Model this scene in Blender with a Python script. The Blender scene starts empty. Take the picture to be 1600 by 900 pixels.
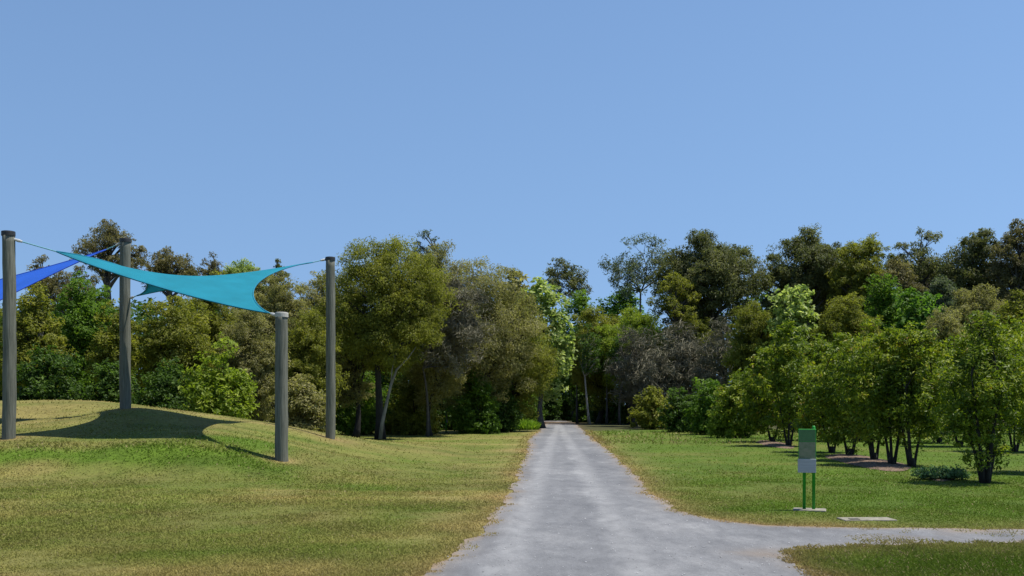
import bpy, math, random
import numpy as np
from mathutils import Vector

S = bpy.context.scene
COL = S.collection
F = 35.0 / 36.0 * 1600.0          # focal length in pixels of the 1600 px frame
EYE = 2.0
HOR = 632.0

def W(px, py, Y):
    return np.array([(px - 800.0) / F * Y, Y, EYE - (py - HOR) / F * Y])

def smooth(a, b, x):
    t = np.clip((x - a) / (b - a), 0, 1)
    return t * t * (3 - 2 * t)

# ------------------------------------------------------------------ noise
_nr = np.random.default_rng(77)
_tab = _nr.random((256, 256))
def vnoise(x, y, s, off=0.0):
    x = np.asarray(x, float) / s + off + 1000.0; y = np.asarray(y, float) / s + off * 1.7 + 1000.0
    xi = np.floor(x).astype(int); yi = np.floor(y).astype(int)
    fx = x - xi; fy = y - yi
    fx = fx * fx * (3 - 2 * fx); fy = fy * fy * (3 - 2 * fy)
    t = lambda a, b: _tab[a & 255, b & 255]
    return (t(xi, yi) * (1 - fx) * (1 - fy) + t(xi + 1, yi) * fx * (1 - fy) + t(xi, yi + 1) * (1 - fx) * fy + t(xi + 1, yi + 1) * fx * fy)
def fbm(x, y, s, off=0.0):
    return 0.5 * vnoise(x, y, s, off) + 0.3 * vnoise(x, y, s * .47, off + 9.1) + 0.2 * vnoise(x, y, s * .21, off + 17.3)

# ------------------------------------------------------------------ path outline on flat ground
def G(px, py):
    Y = EYE * F / (py - HOR)
    return ((px - 800.0) / F * Y, Y)
left_px = [(250, 1250), (450, 1050), (600, 940), (660, 900), (690, 878), (730, 850), (762, 826), (783, 795), (795, 765), (808, 740),
           (819, 715), (826, 702), (826, 694), (824, 688), (834, 681), (842, 674), (848, 667)]
right_px = [(902, 665), (911, 672), (930, 688), (953, 706), (979, 730), (1005, 755), (1031, 782), (1058, 800), (1100, 812), (1180, 822), (1300, 825.5),
            (1600, 828)]
branch_px = [(1600, 849), (1480, 851), (1380, 853), (1290, 856), (1248, 861), (1236, 869), (1250, 882), (1290, 900), (1370, 932), (1480, 985), (1640, 1080), (1900, 1250)]
def dens(pts, step=.12):
    out = []
    for a, b in zip(pts[:-1], pts[1:]):
        a = np.array(a); b = np.array(b); n = max(1, int(np.linalg.norm(b - a) / step))
        for i in range(n): out.append(a + (b - a) * i / n)
    out.append(np.array(pts[-1])); return out
core = [G(*p) for p in left_px] + [(3.9, 112.0), (2.9, 124.0), (6.1, 124.0), (7.0, 112.0)] + [G(*p) for p in right_px] + [(40.0, 16.2), (40.0, 14.4)] + [G(*p) for p in branch_px]
core = np.array(core)
def chaikin(p, n=2):
    for _ in range(n):
        q = np.roll(p, -1, 0)
        p = np.stack([.75 * p + .25 * q, .25 * p + .75 * q], 1).reshape(-1, 2)
    return p
core = chaikin(core, 2)
PATH = np.array(dens(list(core) + [core[0]], .13))[:-1]
tan = np.roll(PATH, -1, 0) - np.roll(PATH, 1, 0)
nor = np.stack([tan[:, 1], -tan[:, 0]], 1); nor /= np.linalg.norm(nor, axis=1, keepdims=True) + 1e-9
w = (fbm(PATH[:, 0], PATH[:, 1], 1.6, 3) - .5) * .4 + (vnoise(PATH[:, 0], PATH[:, 1], .22, 5) - .5) * .14
PATH = PATH + nor * w[:, None]

def inside(P, poly):
    x = P[:, 0]; y = P[:, 1]; c = np.zeros(len(P), bool)
    a = poly; b = np.roll(poly, -1, 0)
    for (x1, y1), (x2, y2) in zip(a, b):
        if y1 == y2: continue
        m = ((y1 > y) != (y2 > y)) & (x < (x2 - x1) * (y - y1) / (y2 - y1) + x1)
        c ^= m
    return c
def path_dist(P):
    """distance to the path outline, negative inside"""
    q = PATH[::2]
    d = np.full(len(P), 1e9)
    for i in range(0, len(P), 4000):
        p = P[i:i + 4000]
        dd = ((p[:, None, 0] - q[None, :, 0]) ** 2 + (p[:, None, 1] - q[None, :, 1]) ** 2).min(1)
        d[i:i + 4000] = np.sqrt(dd)
    return np.where(inside(P, core), -d, d)

# ------------------------------------------------------------------ terrain: thin plate spline through measured points
ctl = []
for px, py, Y in [(-60, 627, 37), (0, 626, 37), (80, 625, 37), (150, 627, 36.5), (197, 633, 36), (260, 640, 35.5), (330, 650, 35.5), (400, 661, 35.5), (460, 671, 35.5), (525, 686, 36.3),
                  (197, 637, 33), (516, 685, 36), (12, 685, 28), (438, 719, 27), (230, 662, 31), (120, 688, 28), (230, 688, 27.6), (335, 690, 27.3), (375, 692, 27.8), (120, 651, 33), (370, 663, 34.5), (380, 678, 31),
                  (-80, 690, 28), (-80, 655, 33),
                  (-80, 726, 25.6), (0, 726, 25.6), (120, 726, 25.5), (240, 727, 25.4), (340, 728, 25.3), (60, 698, 26.7), (200, 698, 26.5), (300, 702, 26.4),
                  (500, 722, 27.5), (560, 712, 33), (600, 690, 52)]:
    p = W(px, py, Y); ctl.append((p[0], p[1], p[2]))
ctl += [(-9, 21, .2), (-14, 21, .25), (-5, 21, .1), (-8, 15, .03), (-4, 15, 0), (-12, 15, .05), (-6, 11, 0), (-12, 11, 0), (-2, 22, 0), (-2, 30, 0.02), (-1, 38, 0), (0, 50, 0), (-3, 60, 0), (-9, 62, 0), (-10, 48, .15), (-16, 46, .2),
        (-25, 46, .3), (-30, 36, 1.3), (-30, 28, .6), (-30, 20, .1), (-20, 56, 0), (-32, 56, 0), (0, 12, 0), (-40, 40, 0), (-40, 25, 0), (-3.5, 26, .03)]
ctl = np.array(ctl)
def _tps(r2): return 0.5 * r2 * np.log(r2 + 1e-9)
n = len(ctl)
K = _tps(((ctl[:, None, :2] - ctl[None, :, :2]) ** 2).sum(-1)) + np.eye(n) * .02
Pm = np.c_[np.ones(n), ctl[:, :2]]
A = np.block([[K, Pm], [Pm.T, np.zeros((3, 3))]])
sol = np.linalg.solve(A, np.r_[ctl[:, 2], 0, 0, 0])
def ground_z(X, Y):
    X = np.atleast_1d(np.asarray(X, float)); Y = np.atleast_1d(np.asarray(Y, float))
    P = np.c_[X, Y]; z = np.zeros(len(P))
    for i in range(0, len(P), 8000):
        p = P[i:i + 8000]
        r2 = ((p[:, None] - ctl[None, :, :2]) ** 2).sum(-1)
        z[i:i + 8000] = _tps(r2) @ sol[:n] + sol[n] + p @ sol[n + 1:]
    m = smooth(-40, -31, X) * (1 - smooth(-3.2, -1.2, X + .0 * Y)) * smooth(9, 12, Y) * (1 - smooth(50, 60, Y))
    z = np.clip(z, 0, 3) * m
    return z
def gz(x, y): return float(ground_z(x, y)[0])

# ------------------------------------------------------------------ lawn colour (dry and green grass, in world space)
def lawn_color(X, Y, d):
    left = 1 - smooth(-1.0, 3.5, X - .04 * Y)
    big = fbm(X, Y, 7.0, 2); mid = fbm(X, Y * .7, 1.7, 6); fine = vnoise(X, Y, .35, 11)
    dry = .17 + .50 * left + (big - .5) * 1.0 + (mid - .5) * .75 + (fine - .5) * .25 - .12
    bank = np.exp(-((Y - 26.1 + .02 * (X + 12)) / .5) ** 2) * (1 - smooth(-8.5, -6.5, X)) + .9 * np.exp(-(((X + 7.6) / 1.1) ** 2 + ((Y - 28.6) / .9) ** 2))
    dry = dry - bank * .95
    dry = dry + .25 * smooth(29, 31, Y) * (1 - smooth(36, 40, Y)) * left
    st = vnoise(X * .97 + Y * .25, (Y - .22 * X) * 9.0, 7.0, 45) - .5
    dry = np.clip(dry + .45 * st * left, 0, 1)[:, None]
    g = np.array([.086, .142, .013]); y = np.array([.210, .178, .056])
    c = g * (1 - dry) + y * dry
    c = c * 1.13 * (.90 + .10 * left)[:, None]
    e = np.exp(-np.clip(d, 0, None) / (.32 + .6 * vnoise(X, Y, 1.1, 21)))[:, None] * .85
    e = np.where(d[:, None] < 0, .9, e) * (0.35 + .8 * vnoise(X, Y, 2.3, 31))[:, None]
    for qx, qy in ((-14.17, 28), (-12.82, 33), (-6.25, 27), (-6.57, 36)):      # worn soil at the foot of each post
        e = np.maximum(e, .8 * np.exp(-(((X - qx) ** 2 + (Y - qy) ** 2) / .16))[:, None])
    e = np.clip(e, 0, 1)
    c = c * (1 - e) + np.array([.37, .255, .115]) * e
    c = c * (1 + .26 * st * left)[:, None]
    c = c * (0.86 + .28 * vnoise(X, Y, .9, 41))[:, None]
    return c

# ------------------------------------------------------------------ helpers
def mesh_np(name, V, faces_n, idx, mat=None, parent=None, smooth_shade=False, loc=None):
    """faces_n: vertex count per face (array), idx: flat indices"""
    me = bpy.data.meshes.new(name)
    V = np.asarray(V, np.float32); idx = np.asarray(idx, np.int32).ravel(); fn = np.asarray(faces_n, np.int32)
    me.vertices.add(len(V)); me.vertices.foreach_set('co', V.ravel())
    me.loops.add(len(idx)); me.loops.foreach_set('vertex_index', idx)
    me.polygons.add(len(fn))
    st = np.r_[0, np.cumsum(fn)[:-1]].astype(np.int32)
    me.polygons.foreach_set('loop_start', st); me.polygons.foreach_set('loop_total', fn)
    me.polygons.foreach_set('use_smooth', np.full(len(fn), bool(smooth_shade)))
    me.update(calc_edges=True); me.validate()
    o = bpy.data.objects.new(name, me); COL.objects.link(o)
    if mat: me.materials.append(mat)
    if parent: o.parent = parent
    if loc is not None: o.location = loc
    return o
def fattr(o, name, vals, domain='FACE'):
    a = o.data.attributes.new(name, 'FLOAT', domain); a.data.foreach_set('value', np.asarray(vals, np.float32))
def cattr(o, name, vals, domain):
    a = o.data.attributes.new(name, 'FLOAT_COLOR', domain)
    v = np.c_[np.asarray(vals), np.ones(len(vals))].astype(np.float32); a.data.foreach_set('color', v.ravel())
def empty(name, loc, label, cat, group=None, rz=0):
    o = bpy.data.objects.new(name, None); COL.objects.link(o); o.location = loc; o.rotation_euler = (0, 0, rz)
    o.empty_display_size = .3
    tag(o, label, cat, group); return o
def tag(o, label, cat, group=None, kind=None):
    if label: o['label'] = label
    if cat: o['category'] = cat
    if group: o['group'] = group
    if kind: o['kind'] = kind

class MB:
    def __init__(s): s.V = []; s.F = []
    def add(s, V, F):
        b = len(s.V); s.V += [tuple(v) for v in V]; s.F += [tuple(b + i for i in f) for f in F]
    def tube(s, pts, rad, sides=7, cap=True, jitter=0, rng=None):
        pts = [np.asarray(p, float) for p in pts]; V = []; Fs = []
        t0 = pts[1] - pts[0]; t0 = t0 / np.linalg.norm(t0)
        u = np.cross(t0, [0.31, .95, .05]); u /= np.linalg.norm(u)
        for i, p in enumerate(pts):
            t = pts[min(i + 1, len(pts) - 1)] - pts[max(i - 1, 0)]; t = t / (np.linalg.norm(t) + 1e-9)
            u = u - t * np.dot(u, t); u /= np.linalg.norm(u) + 1e-9; v = np.cross(t, u)
            for k in range(sides):
                a = 2 * math.pi * k / sides
                r = rad[i] * (1 + (rng.uniform(-jitter, jitter) if rng is not None and jitter else 0))
                V.append(p + (u * math.cos(a) + v * math.sin(a)) * r)
        for i in range(len(pts) - 1):
            for k in range(sides):
                a = i * sides + k; b = i * sides + (k + 1) % sides
                Fs.append((a, b, b + sides, a + sides))
        if cap:
            Fs.append(tuple(range(sides - 1, -1, -1))); e = (len(pts) - 1) * sides; Fs.append(tuple(range(e, e + sides)))
        s.add(V, Fs)
    def box(s, c, d, rz=0, bev=0.0):
        cx, cy, cz = c; x, y, z = d[0] / 2, d[1] / 2, d[2] / 2
        b = min(bev, x * .9, y * .9, z * .9)
        if b <= 0:
            V = [(i * x, j * y, k * z) for k in (-1, 1) for j in (-1, 1) for i in (-1, 1)]
            Fs = [(0, 2, 3, 1), (4, 5, 7, 6), (0, 1, 5, 4), (2, 6, 7, 3), (0, 4, 6, 2), (1, 3, 7, 5)]
        else:
            ring = lambda xx, yy, zz, c_: [(xx - c_, -yy, zz), (xx, -yy + c_, zz), (xx, yy - c_, zz), (xx - c_, yy, zz), (-xx + c_, yy, zz), (-xx, yy - c_, zz), (-xx, -yy + c_, zz), (-xx + c_, -yy, zz)]
            V = ring(x - b, y - b, -z, b) + ring(x, y, -z + b, b) + ring(x, y, z - b, b) + ring(x - b, y - b, z, b)
            Fs = [tuple(range(7, -1, -1)), tuple(range(24, 32))]
            for r in range(3):
                for k in range(8):
                    Fs.append((r * 8 + k, r * 8 + (k + 1) % 8, r * 8 + 8 + (k + 1) % 8, r * 8 + 8 + k))
        ca, sa = math.cos(rz), math.sin(rz)
        V = [(cx + a * ca - b_ * sa, cy + a * sa + b_ * ca, cz + c_) for a, b_, c_ in V]
        s.add(V, Fs)
    def build(s, name, mat, parent=None, smooth_shade=False, loc=None):
        return mesh_np(name, s.V, [len(f) for f in s.F], [i for f in s.F for i in f], mat, parent, smooth_shade, loc)

# ------------------------------------------------------------------ materials
def new_mat(name):
    m = bpy.data.materials.new(name); m.use_nodes = True; nt = m.node_tree; nt.nodes.clear()
    return m, nt, nt.nodes, nt.links
def leaf_mat(name, c0, c1, c2, trans=.48, rough=.55, spec=.22, warm=None):
    c0, c1, c2 = [tuple(x * y for x, y in zip(c, k)) for c, k in ((c0, (2.6, 2.6, 2.1)), (c1, (2.1, 2.1, 1.65)), (c2, (2.05, 2.0, 1.6)))]
    m, nt, N, L = new_mat(name)
    a = N.new('ShaderNodeAttribute'); a.attribute_name = 'v'
    r = N.new('ShaderNodeValToRGB'); e = r.color_ramp.elements
    e[0].position = .0; e[0].color = (*c0, 1); e[1].position = 1.; e[1].color = (*c2, 1)
    k = e.new(.5); k.color = (*c1, 1)
    if warm:
        k = e.new(.93); k.color = (*c2, 1); e[-1].color = (*warm, 1)
    L.new(a.outputs['Fac'], r.inputs['Fac'])
    p = N.new('ShaderNodeBsdfPrincipled'); p.inputs['Roughness'].default_value = rough; p.inputs['Specular IOR Level'].default_value = spec
    L.new(r.outputs['Color'], p.inputs['Base Color'])
    t = N.new('ShaderNodeBsdfTranslucent')
    h = N.new('ShaderNodeMixRGB'); h.blend_type = 'MULTIPLY'; h.inputs['Fac'].default_value = 1; h.inputs['Color2'].default_value = (1.25, 1.35, .7, 1)
    L.new(r.outputs['Color'], h.inputs['Color1']); L.new(h.outputs['Color'], t.inputs['Color'])
    mx = N.new('ShaderNodeMixShader'); mx.inputs['Fac'].default_value = trans
    L.new(p.outputs[0], mx.inputs[1]); L.new(t.outputs[0], mx.inputs[2])
    o = N.new('ShaderNodeOutputMaterial'); L.new(mx.outputs[0], o.inputs['Surface'])
    return m
def noise_mat(name, c0, c1, scale=(8, 8, 8), rough=.9, detail=6, bump=.3, dist=.02, coord='Object', c_mid=None, spec=.3, lo=.3, hi=.7):
    m, nt, N, L = new_mat(name)
    tc = N.new('ShaderNodeTexCoord'); mp = N.new('ShaderNodeMapping'); mp.inputs['Scale'].default_value = scale
    L.new(tc.outputs[coord], mp.inputs['Vector'])
    nz = N.new('ShaderNodeTexNoise'); nz.inputs['Scale'].default_value = 1; nz.inputs['Detail'].default_value = detail; nz.inputs['Roughness'].default_value = .65
    L.new(mp.outputs[0], nz.inputs['Vector'])
    r = N.new('ShaderNodeValToRGB'); e = r.color_ramp.elements; e[0].position = lo; e[1].position = hi; e[0].color = (*c0, 1); e[1].color = (*c1, 1)
    if c_mid: k = e.new((lo + hi) / 2); k.color = (*c_mid, 1)
    L.new(nz.outputs['Fac'], r.inputs['Fac'])
    p = N.new('ShaderNodeBsdfPrincipled'); p.inputs['Roughness'].default_value = rough; p.inputs['Specular IOR Level'].default_value = spec
    L.new(r.outputs['Color'], p.inputs['Base Color'])
    b = N.new('ShaderNodeBump'); b.inputs['Strength'].default_value = bump; b.inputs['Distance'].default_value = dist
    L.new(nz.outputs['Fac'], b.inputs['Height']); L.new(b.outputs['Normal'], p.inputs['Normal'])
    o = N.new('ShaderNodeOutputMaterial'); L.new(p.outputs[0], o.inputs['Surface'])
    return m

M = {}
M['dark'] = leaf_mat('leaf dark green', (.012, .024, .006), (.026, .05, .009), (.06, .098, .022))
M['mid'] = leaf_mat('leaf mid green', (.022, .042, .007), (.045, .082, .011), (.09, .14, .022))
M['olive'] = leaf_mat('leaf olive', (.042, .046, .010), (.086, .092, .017), (.155, .152, .03))
M['drab'] = leaf_mat('leaf drab olive grey', (.055, .053, .026), (.106, .100, .049), (.19, .176, .095))
M['yellow'] = leaf_mat('leaf yellow green', (.045, .065, .008), (.095, .125, .016), (.19, .22, .04))
M['gum'] = leaf_mat('gum leaf', (.027, .032, .014), (.054, .059, .026), (.105, .106, .052), trans=.42, rough=.55)
M['gumbrown'] = leaf_mat('gum leaf brown', (.036, .033, .018), (.070, .062, .034), (.13, .116, .064), trans=.42, rough=.55)
M['gumblue'] = leaf_mat('gum leaf blue grey', (.022, .03, .022), (.042, .055, .04), (.085, .1, .075), trans=.42, rough=.55)
M['grey'] = leaf_mat('bare grey twigs', (.05, .048, .042), (.085, .079, .070), (.13, .122, .108), trans=.05, rough=.9, spec=.1)
M['pale'] = leaf_mat('pale big leaves', (.06, .085, .025), (.115, .145, .05), (.24, .27, .13))
M['bright'] = leaf_mat('bright green leaf', (.024, .048, .007), (.044, .088, .013), (.08, .135, .026))
M['orchard'] = leaf_mat('orchard leaf', (.024, .039, .005), (.064, .088, .009), (.155, .172, .018), trans=.42, rough=.5, spec=.25, warm=(.24, .17, .02))
M['bluegrass'] = leaf_mat('blue green leaf', (.03, .055, .03), (.06, .1, .055), (.1, .15, .09))
M['tallgrass'] = leaf_mat('tall green grass', (.06, .10, .012), (.10, .16, .018), (.15, .21, .03), trans=.35)
M['bark'] = noise_mat('dark bark', (.012, .011, .009), (.045, .04, .034), (14, 14, 3), bump=.6)
M['palebark'] = noise_mat('pale gum bark', (.16, .14, .115), (.40, .37, .32), (5, 5, 1.5), bump=.3)
M['limbbark'] = noise_mat('pale grey limb bark', (.10, .09, .075), (.27, .25, .21), (6, 6, 2), bump=.3)
M['greybark'] = noise_mat('grey bark', (.035, .032, .028), (.11, .10, .09), (9, 9, 2), bump=.5)
M['post'] = noise_mat('weathered treated timber', (.052, .056, .044), (.24, .235, .19), (26, 26, 1.1), bump=.8, dist=.02, c_mid=(.135, .137, .108), lo=.25, hi=.78)
M['steel'] = noise_mat('galvanised steel', (.32, .33, .33), (.5, .51, .5), (20, 20, 20), rough=.45, bump=.05)
M['cap'] = noise_mat('dark metal cap', (.02, .02, .02), (.05, .05, .05), (20, 20, 20), rough=.5, bump=.05)
M['palecap'] = noise_mat('pale sawn timber top', (.34, .33, .3), (.5, .48, .43), (30, 30, 30), bump=.1)
M['concrete'] = noise_mat('concrete', (.13, .12, .09), (.27, .25, .195), (9, 9, 9), bump=.3, dist=.01)
M['green'] = noise_mat('bright green paint', (.015, .22, .018), (.024, .30, .028), (4, 4, 4), rough=.4, bump=.03)
M['greendark'] = noise_mat('green sign header', (.05, .13, .045), (.085, .19, .07), (32, 32, 32), rough=.45, bump=.02)
M['signpic'] = noise_mat('faded sign picture', (.11, .14, .07), (.24, .23, .15), (9, 9, 14), rough=.5, bump=0, c_mid=(.17, .20, .11))
M['signtext'] = noise_mat('pale sign text band', (.30, .31, .32), (.42, .43, .44), (4, 4, 60), rough=.5, bump=0)
M['hole'] = noise_mat('hole shade paint', (.01, .01, .01), (.03, .03, .03), (20, 20, 20))  # near-black colour stands in for the shade inside the slab's hole
M['mulch'] = noise_mat('bark mulch', (.06, .038, .026), (.26, .18, .12), (9, 9, 9), bump=.8, dist=.05, c_mid=(.12, .08, .055))

def cloth_mat(name, col, tr):
    m, nt, N, L = new_mat(name)
    tc = N.new('ShaderNodeTexCoord'); nz = N.new('ShaderNodeTexNoise'); nz.inputs['Scale'].default_value = 1.3; nz.inputs['Detail'].default_value = 5
    L.new(tc.outputs['Object'], nz.inputs['Vector'])
    r = N.new('ShaderNodeValToRGB'); e = r.color_ramp.elements; e[0].position = .3; e[1].position = .75
    e[0].color = (*[c * .86 for c in col], 1); e[1].color = (*[min(1, c * 1.06) for c in col], 1)
    L.new(nz.outputs['Fac'], r.inputs['Fac'])
    wv = N.new('ShaderNodeTexWave'); wv.inputs['Scale'].default_value = 90; L.new(tc.outputs['Object'], wv.inputs['Vector'])
    b = N.new('ShaderNodeBump'); b.inputs['Strength'].default_value = .08; b.inputs['Distance'].default_value = .01; L.new(wv.outputs['Fac'], b.inputs['Height'])
    p = N.new('ShaderNodeBsdfPrincipled'); p.inputs['Roughness'].default_value = .75; p.inputs['Specular IOR Level'].default_value = .2
    L.new(r.outputs['Color'], p.inputs['Base Color']); L.new(b.outputs['Normal'], p.inputs['Normal'])
    t = N.new('ShaderNodeBsdfTranslucent'); L.new(r.outputs['Color'], t.inputs['Color'])
    mx = N.new('ShaderNodeMixShader'); mx.inputs['Fac'].default_value = tr
    L.new(p.outputs[0], mx.inputs[1]); L.new(t.outputs[0], mx.inputs[2])
    o = N.new('ShaderNodeOutputMaterial'); L.new(mx.outputs[0], o.inputs['Surface']); return m
M['turq'] = cloth_mat('turquoise shade cloth', (.022, .31, .42), .5)
M['turqhem'] = cloth_mat('turquoise webbing hem', (.01, .17, .26), .0)
M['blue'] = cloth_mat('royal blue shade cloth', (.03, .14, .62), .4)
M['bluehem'] = cloth_mat('blue webbing hem', (.01, .06, .4), .0)
M['strap'] = noise_mat('faded teal strap', (.10, .30, .36), (.2, .4, .46), (9, 9, 9), bump=0)

def color_attr_mat(name, mul_lo=.8, mul_hi=1.2, scale=26, bump=.25, rough=.95, trans=0.0, up=0.0):
    m, nt, N, L = new_mat(name)
    a = N.new('ShaderNodeAttribute'); a.attribute_name = 'tint'
    tc = N.new('ShaderNodeTexCoord'); nz = N.new('ShaderNodeTexNoise'); nz.inputs['Scale'].default_value = scale; nz.inputs['Detail'].default_value = 8; nz.inputs['Roughness'].default_value = .7
    L.new(tc.outputs['Object'], nz.inputs['Vector'])
    mr = N.new('ShaderNodeMapRange'); mr.inputs['From Min'].default_value = .3; mr.inputs['From Max'].default_value = .7; mr.inputs['To Min'].default_value = mul_lo; mr.inputs['To Max'].default_value = mul_hi
    L.new(nz.outputs['Fac'], mr.inputs['Value'])
    if up == 0 and bump:
        n2 = N.new('ShaderNodeTexNoise'); n2.inputs['Scale'].default_value = 5.5; n2.inputs['Detail'].default_value = 9; n2.inputs['Roughness'].default_value = .78
        L.new(tc.outputs['Object'], n2.inputs['Vector'])
        m2_ = N.new('ShaderNodeMapRange'); m2_.inputs['From Min'].default_value = .3; m2_.inputs['From Max'].default_value = .7; m2_.inputs['To Min'].default_value = .62; m2_.inputs['To Max'].default_value = 1.38
        L.new(n2.outputs['Fac'], m2_.inputs['Value'])
        mm = N.new('ShaderNodeMath'); mm.operation = 'MULTIPLY'; L.new(mr.outputs[0], mm.inputs[0]); L.new(m2_.outputs[0], mm.inputs[1]); mr = mm
    mul = N.new('ShaderNodeVectorMath'); mul.operation = 'SCALE'; L.new(a.outputs['Color'], mul.inputs[0]); L.new(mr.outputs[0], mul.inputs['Scale'])
    p = N.new('ShaderNodeBsdfPrincipled'); p.inputs['Roughness'].default_value = rough; p.inputs['Specular IOR Level'].default_value = .15
    L.new(mul.outputs[0], p.inputs['Base Color'])
    out = p
    if bump:
        b = N.new('ShaderNodeBump'); b.inputs['Strength'].default_value = bump; b.inputs['Distance'].default_value = .04
        L.new(nz.outputs['Fac'], b.inputs['Height']); L.new(b.outputs['Normal'], p.inputs['Normal'])
    if up:                                # soft, lawn-like shading: blade normals bent towards the ground normal
        ge = N.new('ShaderNodeNewGeometry'); a1 = N.new('ShaderNodeVectorMath'); a1.operation = 'SCALE'; a1.inputs['Scale'].default_value = 1 - up
        L.new(ge.outputs['Normal'], a1.inputs[0]); a2 = N.new('ShaderNodeVectorMath'); a2.operation = 'ADD'; a2.inputs[1].default_value = (0, 0, up)
        L.new(a1.outputs[0], a2.inputs[0]); a3 = N.new('ShaderNodeVectorMath'); a3.operation = 'NORMALIZE'; L.new(a2.outputs[0], a3.inputs[0]); L.new(a3.outputs[0], p.inputs['Normal']); bent = a3.outputs[0]
    if trans:
        t = N.new('ShaderNodeBsdfTranslucent'); L.new(mul.outputs[0], t.inputs['Color'])
        if up: L.new(bent, t.inputs['Normal'])
        mx = N.new('ShaderNodeMixShader'); mx.inputs['Fac'].default_value = trans; L.new(p.outputs[0], mx.inputs[1]); L.new(t.outputs[0], mx.inputs[2]); out = mx
    o = N.new('ShaderNodeOutputMaterial'); L.new(out.outputs[0], o.inputs['Surface']); return m
M['lawn'] = color_attr_mat('mown lawn soil and thatch')
M['blade'] = color_attr_mat('grass blades', .9, 1.1, 3, 0, .8, .3, 0)

# gravel
def gravel_mat():
    m, nt, N, L = new_mat('grey crushed gravel')
    tc = N.new('ShaderNodeTexCoord')
    def nz(s, d, sc=(1, 1, 1)):
        mp = N.new('ShaderNodeMapping'); mp.inputs['Scale'].default_value = sc; L.new(tc.outputs['Object'], mp.inputs['Vector'])
        q = N.new('ShaderNodeTexNoise'); q.inputs['Scale'].default_value = s; q.inputs['Detail'].default_value = d; q.inputs['Roughness'].default_value = .7; L.new(mp.outputs[0], q.inputs['Vector']); return q
    a = nz(.55, 5, (1, .35, 1)); b = nz(34, 6); c = nz(2.6, 6, (1.3, .6, 1))
    r = N.new('ShaderNodeValToRGB'); e = r.color_ramp.elements; e[0].position = .32; e[1].position = .72
    e[0].color = (.115, .118, .126, 1); e[1].color = (.225, .226, .229, 1); k = e.new(.52); k.color = (.155, .158, .165, 1)
    L.new(a.outputs['Fac'], r.inputs['Fac'])
    r2 = N.new('ShaderNodeValToRGB'); e = r2.color_ramp.elements; e[0].position = .3; e[1].position = .75; e[0].color = (.74, .74, .74, 1); e[1].color = (1.26, 1.25, 1.23, 1)
    L.new(c.outputs['Fac'], r2.inputs['Fac'])
    r3 = N.new('ShaderNodeValToRGB'); e = r3.color_ramp.elements; e[0].position = .28; e[1].position = .74; e[0].color = (.74, .74, .74, 1); e[1].color = (1.26, 1.26, 1.26, 1)
    L.new(b.outputs['Fac'], r3.inputs['Fac'])
    m1 = N.new('ShaderNodeMixRGB'); m1.blend_type = 'MULTIPLY'; m1.inputs['Fac'].default_value = .75; L.new(r.outputs[0], m1.inputs['Color1']); L.new(r2.outputs[0], m1.inputs['Color2'])
    m2 = N.new('ShaderNodeMixRGB'); m2.blend_type = 'MULTIPLY'; m2.inputs['Fac'].default_value = .8; L.new(m1.outputs[0], m2.inputs['Color1']); L.new(r3.outputs[0], m2.inputs['Color2'])
    # two faint, paler wheel tracks running along the path
    sx = N.new('ShaderNodeSeparateXYZ'); L.new(tc.outputs['Object'], sx.inputs[0])
    def math_(op, a_, b_):
        q = N.new('ShaderNodeMath'); q.operation = op
        for k_, v_ in ((0, a_), (1, b_)):
            if isinstance(v_, (int, float)): q.inputs[k_].default_value = v_
            elif v_ is not None: L.new(v_, q.inputs[k_])
        return q.outputs[0]
    wob = math_('MULTIPLY', math_('SUBTRACT', a.outputs['Fac'], .5), .9)
    tot = None
    for a0, b0 in ((-.77, .054), (1.06, .037)):
        dist = math_('ABSOLUTE', math_('ADD', math_('SUBTRACT', math_('SUBTRACT', sx.outputs['X'], a0), math_('MULTIPLY', sx.outputs['Y'], b0)), wob), None)
        mr_ = N.new('ShaderNodeMapRange'); mr_.interpolation_type = 'SMOOTHSTEP'; mr_.inputs['From Min'].default_value = .05; mr_.inputs['From Max'].default_value = .42; mr_.inputs['To Min'].default_value = 1; mr_.inputs['To Max'].default_value = 0
        L.new(dist, mr_.inputs['Value']); tot = mr_.outputs[0] if tot is None else math_('MAXIMUM', tot, mr_.outputs[0])
    tr_ = math_('MULTIPLY', tot, math_('MULTIPLY', c.outputs['Fac'], .5))
    mt_ = N.new('ShaderNodeMixRGB'); mt_.inputs['Color2'].default_value = (.33, .33, .326, 1); L.new(tr_, mt_.inputs['Fac']); L.new(m2.outputs[0], mt_.inputs['Color1']); m2 = mt_
    tn = N.new('ShaderNodeAttribute'); tn.attribute_name = 'dirt'
    d = N.new('ShaderNodeMixRGB'); d.inputs['Color2'].default_value = (.24, .165, .095, 1); L.new(tn.outputs['Fac'], d.inputs['Fac']); L.new(m2.outputs[0], d.inputs['Color1'])
    p = N.new('ShaderNodeBsdfPrincipled'); p.inputs['Roughness'].default_value = .95; p.inputs['Specular IOR Level'].default_value = .15
    L.new(d.outputs[0], p.inputs['Base Color'])
    bp = N.new('ShaderNodeBump'); bp.inputs['Strength'].default_value = .6; bp.inputs['Distance'].default_value = .02; L.new(b.outputs['Fac'], bp.inputs['Height']); L.new(bp.outputs[0], p.inputs['Normal'])
    o = N.new('ShaderNodeOutputMaterial'); L.new(p.outputs[0], o.inputs['Surface']); return m
M['gravel'] = gravel_mat()
M['stone'] = color_attr_mat('loose stones', .8, 1.2, 30, 0, .9)

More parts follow.
